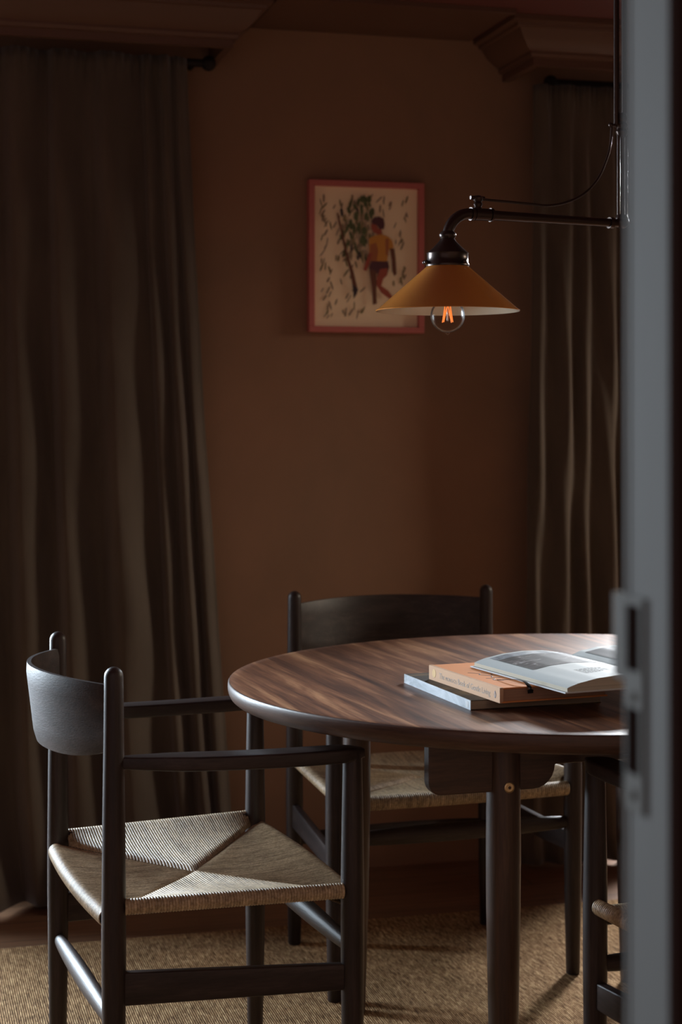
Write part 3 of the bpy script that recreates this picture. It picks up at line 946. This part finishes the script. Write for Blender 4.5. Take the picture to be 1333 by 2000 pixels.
# walking figure seen from behind
poly([(690, 520), (720, 485), (770, 475), (815, 500), (825, 560), (815, 605), (770, 600), (745, 560), (700, 555)], c_plum)
poly([(690, 550), (745, 560), (760, 610), (750, 650), (715, 640), (690, 600)], c_skin)
poly([(740, 600), (790, 600), (800, 655), (745, 660)], c_skin)
poly([(665, 700), (720, 670), (790, 655), (860, 680), (900, 720), (915, 790), (865, 820), (850, 930), (760, 945), (680, 930), (672, 830)], c_yel)
poly([(680, 760), (740, 740), (760, 820), (745, 935), (682, 930)], c_or)
poly([(830, 700), (870, 700), (860, 880), (835, 860)], c_or)
poly([(670, 840), (700, 850), (670, 960), (640, 1030), (610, 1015), (640, 920)], c_skin)
poly([(875, 800), (920, 800), (935, 900), (945, 1060), (920, 1085), (900, 1030), (895, 920)], c_brown)
poly([(690, 930), (860, 930), (870, 990), (850, 1060), (780, 1050), (720, 1060), (670, 1000)], c_plum)
poly([(780, 1010), (855, 1000), (850, 1070), (810, 1110), (790, 1180), (860, 1230), (910, 1300), (870, 1310), (790, 1250), (740, 1170), (750, 1080)], c_skin)
poly([(672, 1010), (740, 1030), (745, 1130), (740, 1250), (745, 1360), (705, 1370), (700, 1230), (685, 1120)], c_brown)
art.build('painting', amats, pic, smooth=False)

# ------------------------------------------------------------------ hanging lamp
LX, LY = 0.9621, 2.8478
SX, SY = 1.3225, 2.9060
ang = atan2(SY-LY, SX-LX); AL = sqrt((SX-LX)**2+(SY-LY)**2)
lamp = thing('hanging_lamp', (LX, LY, 1.3785), ang, 'ochre glass cone lamp on a dark pipe arm hanging above the table', 'lamp')
def shade_material(name, c, tr):
    m = mat(name, c, 0.12, 0.5)
    b = bsdf(m); b.inputs['Subsurface Weight'].default_value = 0.0
    nt = m.node_tree; out = [n for n in nt.nodes if n.type == 'OUTPUT_MATERIAL'][0]
    t = nt.nodes.new('ShaderNodeBsdfTranslucent'); t.inputs[0].default_value = (*c, 1)
    mx = nt.nodes.new('ShaderNodeMixShader'); mx.inputs[0].default_value = tr
    nt.links.new(b.outputs[0], mx.inputs[1]); nt.links.new(t.outputs[0], mx.inputs[2]); nt.links.new(mx.outputs[0], out.inputs[0])
    return m
M['shade_out'] = shade_material('ochre_opal_glass', (0.60, 0.24, 0.055), 0.26)
M['shade_in'] = shade_material('cream_opal_glass', (0.92, 0.86, 0.68), 0.12)
RR, RT, HZ = 0.1272, 0.035, 0.0815
mb = MB(); mb.lathe([(RR, 0.0), (RR+0.0006, 0.0015), (RR-0.004, 0.0045), (RT+0.004, HZ-0.004), (RT, HZ)], 96)
sh = mb.build('lamp_shade', M['shade_out'], lamp, angle=50); sh['label'] = 'ochre glass cone shade'
mb = MB(); mb.lathe([(RR, 0.0), (RR-0.0030, 0.0005), (RT+0.002, HZ-0.0055), (RT-0.003, HZ-0.002)], 96)
mb.build('shade_lining', M['shade_in'], sh, angle=50)
# gallery / cap
mb = MB(); mb.lathe([(0.030, HZ-0.004), (0.0375, HZ-0.003), (0.0385, HZ), (0.0375, HZ+0.003), (0.0365, HZ+0.004), (0.0365, HZ+0.019), (0.0375, HZ+0.021), (0.0340, HZ+0.024), (0.028, HZ+0.029), (0.020, HZ+0.037), (0.0145, HZ+0.043), (0.0125, HZ+0.047), (0.0145, HZ+0.050), (0.0155, HZ+0.054), (0.0135, HZ+0.057), (0.0110, HZ+0.060)], 48)
cap = mb.build('cap', M['bronze'], lamp, angle=50)
for a in (0.35, 0.35+2*pi/3+0.5, pi+0.0, -1.3):
    mb = MB(); mb.tube([(0.034*cos(a), 0.034*sin(a), HZ+0.004), (0.0415*cos(a), 0.0415*sin(a), HZ+0.004)], 0.002, 8)
    mb.sphere((0.0425*cos(a), 0.0425*sin(a), HZ+0.004), 0.004, 12, 8); mb.build('thumbscrew', M['bronze'], cap)
# main pipe: rises, bends, runs to the stem
zp = 0.1745
mb = MB()
R = 0.044
path = [(0, 0, HZ+0.055), (0, 0, zp-R)]+[(R-R*cos(a), 0, zp-R+R*sin(a)) for a in [pi/2*k/12 for k in range(1, 13)]]+[(0.1, 0, zp-0.0005), (0.2, 0, zp-0.001), (AL, 0, zp-0.002)]
mb.tube(path, [0.0098]*14+[0.0090, 0.0082, 0.0075], 24, up=(0, 1, 0))
arm = mb.build('arm_pipe', M['bronze'], lamp)
mb = MB()
for x0, x1, r in ((R+0.002, R+0.008, 0.0120), (R+0.010, R+0.040, 0.0112), (R+0.042, R+0.046, 0.0124)):
    mb.tube([(x0, 0, zp), (x1, 0, zp)], r, 24, up=(0, 1, 0))
mb.build('collar', M['bronze'], arm)
mb = MB(); mb.lathe([(0, zp+0.034), (0.006, zp+0.033), (0.0095, zp+0.029), (0.0085, zp+0.025), (0.0062, zp+0.022), (0.0085, zp+0.018), (0.0062, zp+0.013), (0.008, zp+0.008)], 20, (0.061, 0))
mb.tube([(0.046, 0, zp+0.029), (0.074, 0, zp+0.029)], 0.0035, 10, up=(0, 1, 0))
mb.build('knuckle', M['bronze'], arm)
# thin upper rod sweeping up to the stem
zz = zp+0.027
ctrl = [(0.068, 0, zz), (0.12, 0, zz-0.0015), (0.17, 0, zz-0.003), (0.206, 0, zz-0.004), (0.245, 0, zz+0.004), (0.283, 0, zz+0.022), (0.312, 0, zz+0.050), (0.331, 0, zz+0.086), (0.340, 0, zz+0.115), (0.343, 0, zz+0.150)]
mb = MB(); mb.tube([cr(ctrl, i/60) for i in range(61)], 0.0023, 12, up=(0, 1, 0)); mb.build('brace_rod', M['bronze'], lamp)
# stem: a pair of rods to the ceiling
ztop_ = CZ-1.3785
zj = 1.733-1.3785
mb = MB()
for dx in (-0.0070, 0.0100):
    mb.tube([(AL+dx, 0, zp), (AL+dx, 0, zj)], 0.0032, 12, up=(0, 1, 0))
mb.build('lower_rods', M['bronze'], lamp)
mb = MB()
for dx in (-0.012, 0.006):
    mb.tube([(AL+dx, 0, zj), (AL+dx, 0, ztop_-0.01)], 0.0052, 12, up=(0, 1, 0))
mb.build('upper_rods', M['bronze'], lamp)
mb = MB(); mb.lathe([(0, zj-0.022), (0.009, zj-0.020), (0.012, zj-0.012), (0.009, zj-0.006), (0.013, zj), (0.009, zj+0.006), (0.012, zj+0.012), (0.009, zj+0.022), (0, zj+0.024)], 20, (AL, 0))
mb.tube([(AL-0.023, 0, zj-0.001), (AL, 0, zj-0.001)], 0.0028, 10, up=(0, 1, 0)); mb.sphere((AL-0.024, 0, zj-0.001), 0.0048, 12, 8)
mb.build('junction', M['bronze'], lamp)
mb = MB(); mb.sphere((AL, 0, zp), 0.0145, 20, 12, 0.8); mb.lathe([(0.012, zp+0.004), (0.0125, zp+0.009), (0.010, zp+0.014), (0, zp+0.015)], 20, (AL, 0))
mb.tube([(AL-0.028, 0, zp-0.002), (AL-0.020, 0, zp-0.002)], 0.0105, 18, up=(0, 1, 0)); mb.build('elbow_joint', M['bronze'], lamp)
mb = MB(); mb.lathe([(0, ztop_-0.028), (0.02, ztop_-0.026), (0.045, ztop_-0.010), (0.05, ztop_-0.0005), (0, ztop_-0.0005)], 40, (AL, 0)); mb.build('ceiling_rose', M['bronze'], lamp)
# bulb
gl = bpy.data.materials.new('bulb_glass'); gl.use_nodes = True
nt = gl.node_tree; nt.nodes.clear()
oo = nt.nodes.new('ShaderNodeOutputMaterial'); mx = nt.nodes.new('ShaderNodeMixShader'); tt = nt.nodes.new('ShaderNodeBsdfTransparent'); gg = nt.nodes.new('ShaderNodeBsdfGlossy'); fr_ = nt.nodes.new('ShaderNodeLayerWeight')
fr_.inputs[0].default_value = 0.11; gg.inputs['Roughness'].default_value = 0.2
nt.links.new(fr_.outputs['Fresnel'], mx.inputs[0]); nt.links.new(tt.outputs[0], mx.inputs[1]); nt.links.new(gg.outputs[0], mx.inputs[2]); nt.links.new(mx.outputs[0], oo.inputs[0])
bz_ = -0.0075; br_ = 0.0305
mb = MB()
pr_ = [(0, bz_-br_-0.004), (0.0022, bz_-br_-0.0025), (0.004, bz_-br_+0.0002)]
for k in range(2, 15):
    a = -pi/2+pi*0.78*k/14
    pr_.append((br_*cos(a), bz_+br_*sin(a)))
pr_ += [(0.0145, bz_+0.036), (0.0135, bz_+0.042), (0.0132, bz_+0.050)]
mb.lathe(pr_, 40); bulb = mb.build('bulb', gl, lamp); bulb['label'] = 'clear glass globe bulb'
mb = MB(); mb.lathe([(0.0138, bz_+0.049), (0.0142, bz_+0.052), (0.0142, HZ), (0, HZ)], 24); mb.build('socket', M['brass'], bulb)
fil = emis('hot_filament', (1.0, 0.24, 0.04), 0.8)
mb = MB()
for k in range(4):
    a = pi/4+pi/2*k+0.35; b_ = a+0.9
    mb.tube([(0.0048*cos(a), 0.0048*sin(a), bz_+0.018), (0.0115*cos(b_), 0.0115*sin(b_), bz_-0.012)], 0.0009, 8)
    mb.tube([(0.0115*cos(b_), 0.0115*sin(b_), bz_-0.012), (0.0048*cos(b_+0.6), 0.0048*sin(b_+0.6), bz_+0.018)], 0.0007, 8)
mb.build('filament', fil, bulb)
mb = MB(); mb.lathe([(0, bz_-0.010), (0.0018, bz_-0.009), (0.0018, bz_+0.022), (0.006, bz_+0.032), (0.006, bz_+0.045), (0, bz_+0.045)], 14); mb.build('filament_stem', mat('stem_glass', (0.6, 0.6, 0.58), 0.15), bulb)
ld = bpy.data.lights.new('bulb_glow', 'POINT'); ld.energy = 0.62; ld.color = (1.0, 0.76, 0.46); ld.shadow_soft_size = 0.0005
lo_ = bpy.data.objects.new('bulb_glow', ld); COL.objects.link(lo_)
lo_.location = (LX, LY, 1.3785+bz_+0.004)
